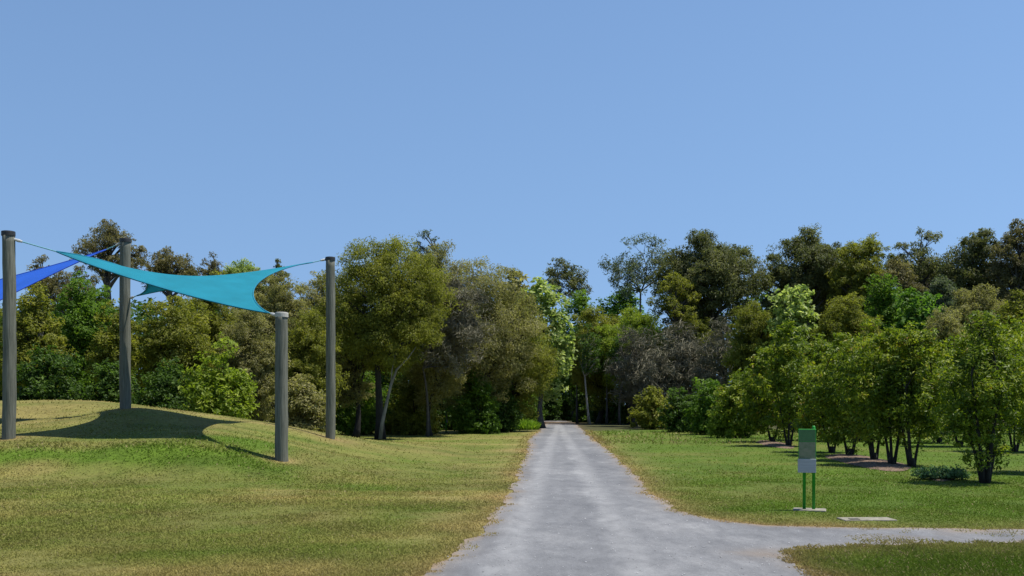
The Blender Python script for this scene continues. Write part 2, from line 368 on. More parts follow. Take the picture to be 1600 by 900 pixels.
# ------------------------------------------------------------------ ground
xs = np.unique(np.r_[np.linspace(-1500, -120, 12), np.linspace(-120, -32, 24), np.arange(-32, 22, .3), np.linspace(22, 120, 50), np.linspace(120, 1500, 12)])
ys = np.unique(np.r_[np.linspace(-1200, -40, 8), np.linspace(-40, 8, 14), np.arange(8, 44, .3), np.arange(44, 130, 1.0), np.linspace(130, 2500, 16)])
XX, YY = np.meshgrid(xs, ys, indexing='ij')
gx, gy = XX.ravel(), YY.ravel()
near = (gx > -32) & (gx < 42) & (gy > 4) & (gy < 128)
zz = np.zeros(len(gx)); zz[near] = ground_z(gx[near], gy[near])
dd = np.full(len(gx), 50.); dd[near] = path_dist(np.c_[gx[near], gy[near]])
bump = (fbm(gx, gy, 1.3, 51) - .5) * .05 * smooth(.1, .9, dd) * near
zz = zz + np.clip(bump, -.02, .05) * (gx < 100)
nx, ny = len(xs), len(ys)
i = np.arange(nx - 1)[:, None] * ny + np.arange(ny - 1)[None, :]
quads = np.stack([i, i + ny, i + ny + 1, i + 1], -1).reshape(-1, 4)
g = mesh_np('ground', np.c_[gx, gy, zz], np.full(len(quads), 4), quads, M['lawn'], smooth_shade=True)
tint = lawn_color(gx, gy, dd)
# bare, leaf-littered soil under the far wood
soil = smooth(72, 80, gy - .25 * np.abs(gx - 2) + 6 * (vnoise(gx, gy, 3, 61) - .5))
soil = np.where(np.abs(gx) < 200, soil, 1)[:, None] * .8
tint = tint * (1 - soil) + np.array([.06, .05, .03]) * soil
red = np.exp(-(((gx - 4.0) / 2.2) ** 2 + ((gy - 106) / 7) ** 2))[:, None]
tint = tint * (1 - red) + np.array([.23, .10, .06]) * red
tint = tint * (.60 + .12 * smooth(0, 60, gy))[:, None]       # whole ground darkened to blend with the blades, less so with distance
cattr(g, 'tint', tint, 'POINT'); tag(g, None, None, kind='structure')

# path sheet: fan of small triangles from the outline, via bmesh triangulation of a filled polygon
from mathutils.geometry import delaunay_2d_cdt
grid = []
for (ya, yb, stp, xa, xb) in ((4, 20, .2, -5, 41), (20, 45, .28, -3, 7), (45, 126, .55, -2, 9)):
    gx_, gy_ = np.meshgrid(np.arange(xa, xb, stp), np.arange(ya, yb, stp)); grid.append(np.c_[gx_.ravel(), gy_.ravel()])
grid = np.concatenate(grid); grid += rng.uniform(-.05, .05, grid.shape) if 'rng' in globals() else 0
gd_ = np.where(inside(grid, PATH), 1, 0); q_ = path_dist(grid)
grid = grid[(gd_ == 1) & (q_ < -.09)]
allp = np.concatenate([PATH, grid]); npth = len(PATH)
vo, eo, fo, _, _, _ = delaunay_2d_cdt([Vector(p) for p in allp], [(i, (i + 1) % npth) for i in range(npth)], [], 1, 1e-5)
me = bpy.data.meshes.new('gravel_path'); me.from_pydata([(p.x, p.y, .012) for p in vo], [], [tuple(f) for f in fo]); me.update()
if me.polygons[0].normal.z < 0: me.flip_normals()
po = bpy.data.objects.new('gravel_path', me); COL.objects.link(po); me.materials.append(M['gravel']); tag(po, None, None, kind='structure')
pv = np.zeros(len(me.vertices) * 3); me.vertices.foreach_get('co', pv); pv = pv.reshape(-1, 3)
dp = -path_dist(pv[:, :2])
dirt = np.exp(-np.clip(dp, 0, 9) / .12) * (.25 + .7 * vnoise(pv[:, 0], pv[:, 1], 1.3, 71)) + np.exp(-(((pv[:, 0] - 4.2) / 3) ** 2 + ((pv[:, 1] - 109) / 8) ** 2))
dirt += .55 * np.exp(-(((pv[:, 0] - 3.4) / .45) ** 2 + ((pv[:, 1] - 13.2) / .5) ** 2)) * vnoise(pv[:, 0], pv[:, 1], .3, 75)
dirt += .5 * smooth(4.2, 6.5, pv[:, 0]) * (pv[:, 1] < 20) * smooth(.35, .75, fbm(pv[:, 0], pv[:, 1], 1.4, 91))
fattr(po, 'dirt', np.clip(dirt, 0, .9), 'POINT')

# ------------------------------------------------------------------ grass blades and loose stones
rng = np.random.default_rng(5)
def blades():
    NB = 900000
    u = rng.random(NB)
    y0, y1 = 9.0, 75.0
    Y = 1.0 / (1 / y0 + u * (1 / y1 - 1 / y0))           # density ~ 1/Y^2 along depth
    X = (rng.random(NB) * 2 - 1) * (.56 * Y + 1.5)
    d = path_dist(np.c_[X, Y])
    edge = (vnoise(X, Y, .25, 81) - .5) * .5 - .15 * rng.random(NB) ** 3
    fade = 1 - .8 * smooth(18, 36, Y) * (d > .5) * (np.abs(Y - 26.1) > .7)
    keep = (d > edge - .03) & (X < 40) & (rng.random(NB) < fade)
    keep |= (X > 5.0) & (X < 40) & (d < 0) & (Y < 17) & (fbm(X, Y, .8, 95) > .53) & (rng.random(NB) < .35)
    X, Y, d = X[keep], Y[keep], d[keep]; nb = len(X)
    z = ground_z(X, Y)
    rough = np.zeros(nb)
    rough += ((X > 3) & (Y < 14.6)) * .4                   # unmown corner between the two paths
    rough += np.exp(-np.clip(d, 0, 9) / .25) * .1
    rough += np.exp(-((Y - 26.9) / .5) ** 2) * (X < -7) * .6
    rough += (Y > 50) * (X > 4) * .8
    ln = (.020 + .026 * rng.random(nb)) * (1 + 1.9 * rough) * (Y / 12) ** .45
    wd = .0065 * (Y / 12) ** .95 * (.7 + .6 * rng.random(nb))
    az = rng.random(nb) * 2 * math.pi; tilt = np.clip(rng.normal(1.02, .26, nb), .45, 1.42)
    dx = np.cos(az) * np.sin(tilt); dy = np.sin(az) * np.sin(tilt); dz = np.cos(tilt)
    fa = az + math.pi / 2 + rng.normal(0, .25, nb)
    b = np.c_[X, Y, z - .006]
    side = np.c_[np.cos(fa), np.sin(fa), np.zeros(nb)] * wd[:, None]
    mid = b + np.c_[dx, dy, dz + .25] * (ln * .55)[:, None]
    tip = b + np.c_[dx, dy, dz] * ln[:, None]
    V = np.stack([b - side, b + side, mid + side * .7, tip, mid - side * .7], 1).reshape(-1, 3)
    o = np.arange(nb)[:, None] * 5
    idx = (o + np.array([0, 1, 2, 3, 4])[None]).ravel()
    ob = mesh_np('grass', V, np.full(nb, 5), idx, M['blade'])
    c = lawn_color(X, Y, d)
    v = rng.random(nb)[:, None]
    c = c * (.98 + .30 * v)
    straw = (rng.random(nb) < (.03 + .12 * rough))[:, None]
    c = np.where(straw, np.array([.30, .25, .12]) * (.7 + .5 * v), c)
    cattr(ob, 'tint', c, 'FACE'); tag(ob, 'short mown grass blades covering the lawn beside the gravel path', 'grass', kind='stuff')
blades()
def stones():
    NS = 5000
    u = rng.random(NS); Y = 1 / (1 / 9.5 + u * (1 / 45 - 1 / 9.5)); X = (rng.random(NS) * 2 - 1) * .56 * Y
    d = path_dist(np.c_[X, Y]); k = d < -.02
    X, Y = X[k], Y[k]; ns = len(X)
    r = (.004 + .011 * rng.random(ns) ** 3) * (Y / 11) ** .5
    base = np.array([[1, 0, 0], [0, 1, 0], [-1, 0, 0], [0, -1, 0], [0, 0, .8], [0, 0, -.5]], float)
    V = base[None] * r[:, None, None] * (.7 + .6 * rng.random((ns, 6, 1)))
    a = rng.random(ns) * 6.28; ca, sa = np.cos(a), np.sin(a)
    V = np.stack([V[..., 0] * ca[:, None] - V[..., 1] * sa[:, None], V[..., 0] * sa[:, None] + V[..., 1] * ca[:, None], V[..., 2]], -1)
    V += np.c_[X, Y, np.full(ns, .016)][:, None]
    f = np.array([[0, 1, 4], [1, 2, 4], [2, 3, 4], [3, 0, 4], [1, 0, 5], [2, 1, 5], [3, 2, 5], [0, 3, 5]])
    idx = (np.arange(ns)[:, None, None] * 6 + f[None]).reshape(-1, 3)
    ob = mesh_np('gravel', V.reshape(-1, 3), np.full(len(idx), 3), idx, M['stone'])
    c = np.repeat((.22 + .22 * rng.random(ns))[:, None] * np.array([1, .99, .98]), 8, 0)
    cattr(ob, 'tint', c, 'FACE'); tag(ob, 'loose pale stones scattered over the grey gravel path', 'gravel', kind='stuff')
stones()

# ------------------------------------------------------------------ trees
def leaves(rng, C, n_leaf, clump_r, leaf_len, aspect, droop, outc, v_clump, flat=.75):
    """C: clump centres (n,3); n_leaf: leaves per clump; returns V, v"""
    nC = len(C); N = nC * n_leaf
    cl = np.repeat(np.arange(nC), n_leaf)
    off = rng.normal(0, 1, (N, 3)); off /= np.linalg.norm(off, axis=1, keepdims=True) + 1e-9
    off *= (rng.random((N, 1)) ** .45)
    off[:, 2] *= flat
    P = C[cl] + off * clump_r[cl][:, None]
    out = P - outc; out /= np.linalg.norm(out, axis=1, keepdims=True) + 1e-9
    nrm = out * .45 + np.array([0, 0, .45]) + off * .3 + rng.normal(0, .55, (N, 3)); nrm /= np.linalg.norm(nrm, axis=1, keepdims=True) + 1e-9
    ax = rng.normal(0, 1, (N, 3)) + off * .8; ax[:, 2] = ax[:, 2] * (1 - droop) - 1.8 * droop
    ax -= nrm * (ax * nrm).sum(1, keepdims=True) * (1 - .7 * droop); ax /= np.linalg.norm(ax, axis=1, keepdims=True) + 1e-9
    bx = np.cross(nrm, ax); bx /= np.linalg.norm(bx, axis=1, keepdims=True) + 1e-9
    ll = (leaf_len * (.6 + .8 * rng.random(N)))[:, None]; ww = ll * aspect * .5
    V = np.stack([P - ax * ll * .5, P - ax * ll * .05 + bx * ww + nrm * ww * .25, P + ax * ll * .5 - nrm * ll * .08, P - ax * ll * .05 - bx * ww + nrm * ww * .25], 1)
    v = np.clip(v_clump[cl] + rng.normal(0, .16, N), 0, 1)
    return V.reshape(-1, 3), v

def bez(a, b, c, n):
    t = np.linspace(0, 1, n)[:, None]
    return (1 - t) ** 2 * a + 2 * t * (1 - t) * b + t * t * c

# style: leaf material, bark, aspect, droop, lobe count, lobe radius factor, density layers, clump factor, leaf size factor
ST = {
    'bush':   dict(m='dark', bark='bark', asp=.5, droop=.15, lobes=15, lr=.42, lay=4.2, cf=.26, ls=1.0, fill=.9),
    'wattle': dict(m='olive', bark='bark', asp=.32, droop=.5, lobes=40, lr=.28, lay=3.6, cf=.36, ls=.85, fill=2.2),
    'gum':    dict(m='gum', bark='greybark', asp=.34, droop=.5, lobes=19, lr=.30, lay=3.6, cf=.32, ls=.9, fill=.10),
    'gumd':   dict(m='gum', bark='greybark', asp=.34, droop=.5, lobes=30, lr=.28, lay=3.6, cf=.33, ls=.9, fill=.9),
    'sparse': dict(m='gum', bark='greybark', asp=.34, droop=.5, lobes=18, lr=.27, lay=3.2, cf=.38, ls=.85, fill=.05),
    'twig':   dict(m='grey', bark='greybark', asp=.10, droop=.1, lobes=20, lr=.36, lay=1.9, cf=.5, ls=2.4, fill=.8),
    'orchard': dict(m='orchard', bark='bark', asp=.45, droop=.3, lobes=16, lr=.35, lay=3.3, cf=.27, ls=1.25, fill=.65),
    'big':    dict(m='pale', bark='greybark', asp=.6, droop=.35, lobes=22, lr=.34, lay=3.6, cf=.28, ls=1.6, fill=1.0),
}
seed_n = [100]
def tree(name, label, cat, group, style, cx, Y, x0, x1, ytop, ybot, mat=None, trunk_px=None, stems=1, lean=0, zb=None, tr=None, lay=1.0, bark=None, shape='dome', depth=.9, ls=1.0):
    st = ST[style]; seed_n[0] += 1; rng = np.random.default_rng(seed_n[0])
    k = Y / F
    Xc = (cx - 800) * k; X0 = (x0 - 800) * k; X1 = (x1 - 800) * k
    bx = (trunk_px - 800) * k if trunk_px is not None else Xc
    z0 = gz(bx, Y) if zb is None else zb
    top = EYE - (ytop - HOR) * k; bot = max(EYE - (ybot - HOR) * k, z0 + .02)
    root = empty(name, (bx, Y, z0 - .03), label, cat, group)
    org = np.array([bx, Y, z0 - .03])
    if style == 'bush' and bot < z0 + .6: bot = z0 - .4 * (top - z0)
    rx = (X1 - X0) / 2 * 1.07; rz = (top - bot) / 2; ry = rx * depth
    c = np.array([(X0 + X1) / 2, Y, (top + bot) / 2]) - org
    R = np.array([rx, ry, rz])
    # lobes
    nl = st['lobes']; lobes = []
    lr0 = st['lr'] * (rx * ry * rz) ** (1 / 3)
    tries = 0
    while len(lobes) < nl and tries < 4000:
        tries += 1
        d = rng.normal(0, 1, 3); d /= np.linalg.norm(d)
        if d[1] > .55 and rng.random() < .6: continue
        if style == 'gum' and d[2] < -.55: continue
        r = rng.random() ** .33
        lr = lr0 * rng.uniform(.65, 1.3)
        if shape == 'cone': w = 1 - .55 * max(0, d[2] * r)
        else: w = 1
        p = d * r * np.array([w, w, 1]) * np.clip(R - lr * np.array([1, 1, .8]), R * .12, None)
        if all(np.linalg.norm((p - q[0])) > (.62 if tries < 2500 else .35) * (lr + q[1]) * .8 for q in lobes):
            lobes.append((p + rng.normal(0, .12, 3) * lr0, lr))
    # keep the extremes of the outline: top, left, right
    for d in (np.array([rng.uniform(-.25, .25), 0, 1.]), np.array([-1., 0, rng.uniform(-.2, .2)]), np.array([1., 0, rng.uniform(-.2, .2)])):
        lr = lr0 * rng.uniform(.6, .85); lobes.append((d * np.clip(R - lr, R * .1, None), lr))
    leaf_len = .0030 * Y * st['ls'] * ls * (1.0 if Y > 45 else 1.05)
    Vs = []; vv = []; cen = []
    tb = MB()
    for p, lr in lobes:
        area = 3.14 * lr * lr * st['lay'] * lay
        total = area / (.5 * leaf_len ** 2 * st['asp']) * .62
        ncl = max(6, int(round(5.5 / st['cf'] ** 1.2)))
        npc = max(5, int(total / ncl))
        d = rng.normal(0, 1, (ncl, 3)); d[:, 2] += .25; d /= np.linalg.norm(d, axis=1, keepdims=True)
        C = c + p + d * (lr * (.4 + .8 * rng.random((ncl, 1)) ** .8)) * (np.array([1, 1, .62 if style == 'gum' else .8]) if style in ('gum', 'sparse') else np.array([1, 1, .8])) * rng.uniform(.75, 1.3, 3)
        C = C[rng.random(ncl) > .12] if ncl > 8 else C; ncl = len(C)
        C[:, 2] = np.where(C[:, 2] < .15, .1 + rng.random(ncl) * .22 * (c[2] + rz), C[:, 2])
        cr = lr * st['cf'] * (.7 + .8 * rng.random(ncl)) * 1.25
        vb = np.clip(.5 + rng.normal(0, .10) + rng.normal(0, .14, ncl), .1, .9)
        V, v = leaves(rng, C, npc, cr, leaf_len, st['asp'], st['droop'], c, vb)
        V[:, 2] = np.maximum(V[:, 2], .03)
        Vs.append(V); vv.append(v); cen.append((c + p, lr, C))
    # loose foliage filling the crown between the clumps, with a ragged boundary
    nfill = int(60 * st['fill'] * max(1, lay))
    if nfill > 3:
        d = rng.normal(0, 1, (nfill, 3)); d /= np.linalg.norm(d, axis=1, keepdims=True)
        if style in ('gum', 'sparse'): d[:, 2] = np.abs(d[:, 2]) * .8
        C = c + d * R * (rng.uniform(.15, .93, (nfill, 1)) ** .6) * .96
        C[:, 2] = np.where(C[:, 2] < .15, .1 + rng.random(nfill) * .25 * (c[2] + rz), C[:, 2])
        area = 3.14 * rx * rz * 3.2 * min(1.2, st['fill'])
        npc = max(5, int(area / (.5 * leaf_len ** 2 * st['asp']) * .62 / nfill))
        cr = lr0 * rng.uniform(.35, .75, nfill)
        V, v = leaves(rng, C, npc, cr, leaf_len, st['asp'], st['droop'], c, np.clip(.45 + rng.normal(0, .15, nfill), .1, .9))
        V[:, 2] = np.maximum(V[:, 2], .03)
        Vs.append(V); vv.append(v)
    V = np.concatenate(Vs); v = np.concatenate(vv)
    nq = len(V) // 4
    # trunk, limbs and twigs
    H = c[2] + rz
    r0 = tr if tr is not None else max(.07, .022 * H)
    order = sorted(cen, key=lambda q: q[0][2])
    if stems == 1:
        fork = np.array([lean * .3 + rng.normal(0, .02 * H), rng.normal(0, .02 * H), max(.25 * H, c[2] - rz * .75)])
        topp = c + np.array([0, 0, rz * .45])
        ctrl = fork + (topp - fork) * .5 + np.array([rng.normal(0, .05 * H), rng.normal(0, .05 * H), 0])
        low = bez(np.zeros(3), np.array([rng.normal(0, .02 * H), 0, fork[2] * .6]), fork, 6)
        up = bez(fork, ctrl, topp, 7)
        pts = np.concatenate([low, up[1:]])
        rr = np.linspace(1, .14, len(pts)) * r0; rr[0] *= 1.45; rr[1] *= 1.08
        tb.tube(pts, rr, 8, True, .06, rng)
        for q, lr, C in order:
            hsel = np.clip((q[2] - fork[2]) / (topp[2] - fork[2] + 1e-6) - .35, 0, .85)
            s = up[int(hsel * 6)]
            e = q; mid = s + (e - s) * .5 + np.array([0, 0, .12 * np.linalg.norm(e - s)])
            rs = r0 * (.52 - .36 * hsel)
            tb.tube(bez(s, mid, e, 5), np.linspace(rs, rs * .22, 5), 5, False)
            for Cc in C[::(2 if style in ('gum', 'sparse', 'twig') else 4)]:
                m0 = s + (e - s) * rng.uniform(.55, .95)
                tb.tube([m0, (m0 + Cc) / 2 + np.array([0, 0, -.03 * lr]), Cc], [rs * .2, rs * .13, rs * .06], 3, False)
    else:
        starts = []
        for sidx in range(stems):
            a = 2 * math.pi * sidx / stems + rng.uniform(-.4, .4)
            b0 = np.array([math.cos(a), math.sin(a), 0]) * r0 * 1.1
            e = c + np.array([math.cos(a) * rx * .55, math.sin(a) * ry * .5, rz * rng.uniform(-.1, .35)])
            mid = np.array([math.cos(a) * rx * .22, math.sin(a) * ry * .2, c[2] * .55])
            pp = bez(b0, mid, e, 8); rs = r0 * rng.uniform(.55, .85)
            tb.tube(pp, np.linspace(rs * 1.15, rs * .2, 8), 7, True, .05, rng); starts.append((pp, rs))
        tb.tube([np.zeros(3), np.array([0, 0, .14 * H ** .5])], [r0 * 1.7, r0 * 1.2], 9, True)
        for q, lr, C in order:
            pp, rs = min(starts, key=lambda s_: np.linalg.norm(s_[0][-1][:2] - q[:2]))
            s = pp[min(7, max(2, int(7 * np.clip(q[2] / (pp[-1][2] + 1e-6) - .2, 0, 1))))]
            tb.tube(bez(s, (s + q) / 2 + np.array([0, 0, .05 * H]), q, 4), np.linspace(rs * .4, rs * .1, 4), 5, False)
            for Cc in C[::3]:
                m0 = s + (q - s) * rng.uniform(.5, .95)
                tb.tube([m0, Cc], [rs * .12, rs * .04], 3, False)
    tb.build('trunk', M[bark or st['bark']], root, True)
    cr = mesh_np('crown', V, np.full(nq, 4), np.arange(nq * 4), M[mat or st['m']], root)
    fattr(cr, 'v', v)
    return root

T = tree
gl = 'bushes and small trees behind the mound'
gw = 'trees left of the path'
ge = 'tall gum trees above the tree line'
gc = 'trees where the path enters the wood'
gd = 'bare grey scrub trees'
gr = 'trees behind the orchard'
go = 'orchard trees right of the path'
gb = 'bushes at the far edge of the right lawn'
# --- left, behind the mound
T('shrub', 'dark glossy large-leaved shrub just right of the thick end post, behind the mound', 'shrub', gl, 'bush', 76, 40, 22, 132, 538, 640, 'dark', ls=1.3)
T('tree', 'olive green bushy tree rising directly behind the thick end post', 'tree', gl, 'bush', 50, 47, -12, 108, 446, 650, 'olive')
T('tree', 'rounded mid green tree under the blue sail, left of the second post', 'tree', gl, 'bush', 122, 50, 78, 165, 428, 650, 'mid')
T('tree', 'small green tree in shade directly behind the second sail post', 'tree', gl, 'bush', 178, 46, 140, 214, 470, 655, 'olive')
T('shrub', 'low dark shrub at the foot of the second sail post, behind it', 'shrub', gl, 'bush', 172, 41, 138, 212, 560, 655, 'dark')
T('tree', 'broad golden olive tree under the turquoise sail, right of second post', 'tree', gl, 'bush', 262, 48, 205, 338, 458, 665, 'olive', ls=.9)
T('shrub', 'dark shrub below the golden olive tree under the turquoise sail', 'shrub', gl, 'bush', 258, 43, 212, 308, 560, 665, 'dark')
T('shrub', 'bright yellow green leafy shrub at the right shoulder of the mound', 'shrub', gl, 'bush', 344, 41, 290, 396, 524, 668, 'yellow', ls=1.5)
T('tree', 'grey brown scrubby tree between the yellow green shrub and the short post', 'tree', gl, 'wattle', 388, 50, 332, 440, 478, 680, 'drab')
T('tree', 'dull brownish tree filling the gap under the right corner of the turquoise sail', 'tree', gl, 'wattle', 440, 60, 385, 505, 425, 680, 'drab')
T('tree', 'dark olive tree behind the short post and the tall right post', 'tree', gl, 'wattle', 478, 53, 425, 535, 480, 690, 'olive', lay=1.1)
T('shrub', 'dark shrub low between the short post and the tall right post', 'shrub', gl, 'bush', 468, 47, 425, 520, 585, 690, 'drab')
T('tree', 'tall brown-leaved gum with open clumps poking above the second post', 'tree', ge, 'gum', 172, 72, 119, 226, 338, 470, 'gumbrown', lay=.85)
T('tree', 'small brownish gum crown on the skyline above the blue sail', 'tree', ge, 'gum', 66, 78, 38, 92, 396, 480, 'gumbrown')
T('tree', 'greyish brown gum crown just below the blue sail', 'tree', ge, 'gum', 108, 66, 62, 160, 412, 520, 'gumbrown')
T('tree', 'flat topped brownish gum above the left half of the turquoise sail', 'tree', ge, 'gum', 266, 75, 222, 312, 382, 480, 'gumbrown', lay=1.2)
T('tree', 'thin greyish gum crown above the middle of the turquoise sail', 'tree', ge, 'sparse', 326, 80, 298, 356, 392, 470, 'gumbrown', lay=1.2)
T('tree', 'pale green low crown above the right half of the turquoise sail', 'tree', ge, 'gum', 374, 78, 330, 420, 404, 500, 'pale', lay=1.2)
T('tree', 'tiny dark treetop beside the right corner of the turquoise sail', 'tree', ge, 'gum', 432, 82, 414, 452, 403, 500, 'gum')
T('tree', 'olive tree rising behind the middle of the turquoise sail', 'tree', gl, 'wattle', 330, 63, 280, 385, 425, 640, 'olive')
T('tree', 'dull green tree behind the right end of the turquoise sail', 'tree', gl, 'wattle', 405, 68, 355, 462, 418, 640, 'drab')
T('tree', 'brownish olive tree filling the gap between the short post and the domed wattle', 'tree', gl, 'wattle', 500, 66, 445, 552, 420, 660, 'drab')
T('tree', 'dark tree in the gap left of the second sail post, under the blue sail', 'tree', gl, 'bush', 150, 60, 95, 205, 445, 650, 'mid')
# --- big wattles
w1 = T('wattle_tree', 'tall broad domed olive wattle with forked dark trunk and one pale limb', 'tree', gw, 'wattle', 590, 57, 494, 704, 364, 600, 'olive', trunk_px=594, tr=.26, lay=.78, depth=.75)
T('scrub_tree', 'grey brown twiggy growth woven between the domed wattle and the drooping one', 'tree', gw, 'twig', 700, 62, 640, 768, 410, 600, 'grey', lay=.55, tr=.1, trunk_px=668)
lm = MB(); q = lambda px, py: W(px, py, 55.9) - np.array(w1.location)
lm.tube([q(594, 686), q(597, 662), q(604, 630), q(611, 600), q(620, 577), q(637, 560), q(650, 542)], [.12, .11, .085, .08, .065, .045, .02], 7, True)
lm.tube([q(611, 600), q(612, 580), q(616, 562), q(619, 548)], [.045, .04, .03, .015], 6, True)
limb = lm.build('limb', M['limbbark'], w1, True); limb['label'] = 'pale-barked forked limb'
T('wattle_tree', 'dark slender trunk wattle standing left of the forked pale limb', 'tree', gw, 'wattle', 545, 60, 500, 590, 430, 650, 'drab', trunk_px=556, tr=.2, lay=.8)
T('wattle_tree', 'grey olive drooping wattle sloping down to the path on its right', 'tree', gw, 'wattle', 740, 70, 640, 846, 402, 655, 'drab', lay=.75)
T('wattle_tree', 'dense grey olive wattle filling the dip between the domed wattle and the drooping one', 'tree', gw, 'wattle', 672, 64, 606, 742, 374, 655, 'drab', tr=.14, lay=.75)
T('wattle_tree', 'golden green wattle low at the path side, in front of the pale-leaved tree', 'tree', gw, 'wattle', 796, 74, 730, 868, 462, 660, 'olive', lay=.85)
T('tree', 'pale broad-leaved tree overhanging the left side of the path mouth', 'tree', gw, 'big', 846, 84, 796, 898, 436, 640, 'pale', lay=1.1)
T('tree', 'pale grey green tree crown just left of the overhanging pale tree', 'tree', gw, 'big', 800, 92, 765, 842, 420, 560, 'drab')
for (px, Y, a, b, t, m, lab) in [(650, 66, 606, 688, 574, 'olive', 'olive shrub behind the lawn, left of the small green post sign'),
                              (740, 68, 708, 778, 572, 'mid', 'green shrub directly right of the small green post sign'),
                              (785, 72, 755, 815, 585, 'dark', 'dark shrub beside the path mouth left of the tall grass'),
                              (818, 88, 790, 846, 596, 'mid', 'small green shrub at the left lip of the path mouth'),
                              (560, 66, 515, 612, 572, 'mid', 'green shrub behind the wattle trunks'),
                              (628, 69, 594, 664, 566, 'dark', 'dark shrub in the shade right of the pale limb'),
                              (698, 79, 660, 735, 575, 'dark', 'dark shrub directly behind the small green post sign')]:
    T('shrub', lab, 'shrub', gw, 'bush', px, Y, a, b, t, 690, m, lay=1.1)
T('tree', 'distant bluish gum top peeping over the domed wattle', 'tree', ge, 'sparse', 668, 105, 643, 694, 357, 450, 'gumblue')
# --- path mouth, centre
T('tree', 'isolated round gum crown on the skyline above the path mouth', 'tree', ge, 'gum', 880, 127, 840, 922, 402, 500, 'gum', lay=.9, trunk_px=918, tr=.2)
T('tree', 'mid green bushy tree right above the end of the path', 'tree', gc, 'bush', 900, 112, 860, 946, 456, 640, 'mid')
T('tree', 'olive tree with shadowed trunk right of the path end', 'tree', gc, 'wattle', 935, 104, 885, 985, 475, 645, 'olive')
T('tree', 'bright emerald domed tree on the skyline below the open gum', 'tree', gc, 'bush', 972, 126, 930, 1014, 447, 600, 'bright', lay=1.2)
T('tree', 'airy open-crowned gum with sky showing through, right of the path', 'tree', ge, 'sparse', 998, 122, 938, 1062, 362, 470, 'gumblue', lay=.8, tr=.17)
T('tree', 'yellow green canopy above the grey scrub, left part', 'tree', gc, 'wattle', 985, 100, 930, 1045, 478, 620, 'yellow', ls=.8)
T('tree', 'yellowish green canopy above the grey scrub, beneath the massive dark gum', 'tree', gc, 'wattle', 1070, 98, 1020, 1125, 484, 620, 'olive')
T('tree', 'massive dark gum with layered foliage dominating the middle skyline', 'tree', ge, 'gumd', 1108, 102, 1022, 1198, 360, 540, 'gum', lay=1.6)
T('tree', 'small lighter olive gum leaning on the left flank of the massive dark gum', 'tree', ge, 'gum', 1052, 97, 1016, 1094, 425, 520, 'olive', lay=1.2)
for (px, Y, a, b, t, lab) in [(992, 90, 950, 1040, 505, 'bare mauve grey scrub tree nearest to the path end'),
                              (1062, 86, 1015, 1115, 500, 'bare grey scrub tree with tangled pale branches, middle one'),
                              (1130, 82, 1085, 1182, 498, 'bare purplish grey scrub tree beside the orchard edge'),
                              (1028, 84, 990, 1070, 545, 'low grey twiggy scrub in front of the other bare trees')]:
    T('scrub_tree', lab, 'tree', gd, 'twig', px, Y, a, b, t, 655, 'grey')
for (px, Y, t, lab) in [(921, 98, 545, 'slim pale trunked sapling right of the path end'), (948, 101, 560, 'second slim dark sapling right of the path end'),
                        (902, 106, 550, 'slim dark sapling at the right lip of the path mouth'), (968, 97, 565, 'slim grey sapling in front of the shadowed wood')]:
    T('sapling', lab, 'tree', gc, 'sparse', px, Y, px - 22, px + 22, t - 40, 600, 'dark', tr=.12, bark='palebark' if px == 921 else 'greybark')
for (px, Y, a, b, t, m, lab) in [(1018, 80, 985, 1052, 600, 'olive', 'olive shrub at the far lawn edge, leftmost of the row'),
                                 (1062, 72, 1030, 1100, 602, 'dark', 'dark green shrub at the far lawn edge, below the tangled grey scrub'),
                                 (1108, 66, 1075, 1148, 590, 'mid', 'light green shrub at the far lawn edge, right of the dark green one'),
                                 (1140, 60, 1108, 1180, 612, 'yellow', 'yellowish shrub where the far lawn edge meets the orchard')]:
    T('shrub', lab, 'shrub', gb, 'bush', px, Y, a, b, t, 690, m)
for (px, Y, a, b, t, lab) in [(858, 122, 838, 876, 560, 'dark shrub closing the left half of the path mouth'), (890, 124, 872, 912, 550, 'dark shrub closing the right half of the path mouth'),
                              (912, 110, 893, 935, 590, 'dark shrub at the right lip of the path mouth'), (945, 106, 920, 975, 585, 'dark undergrowth shrub behind the slim saplings'),
                              (985, 102, 960, 1015, 590, 'dark undergrowth shrub below the nearest bare mauve tree'), (835, 108, 815, 852, 585, 'dark shrub at the left lip of the path mouth')]:
    T('shrub', lab, 'shrub', gc, 'bush', px, Y, a, b, t, 668, 'dark', lay=1.2)
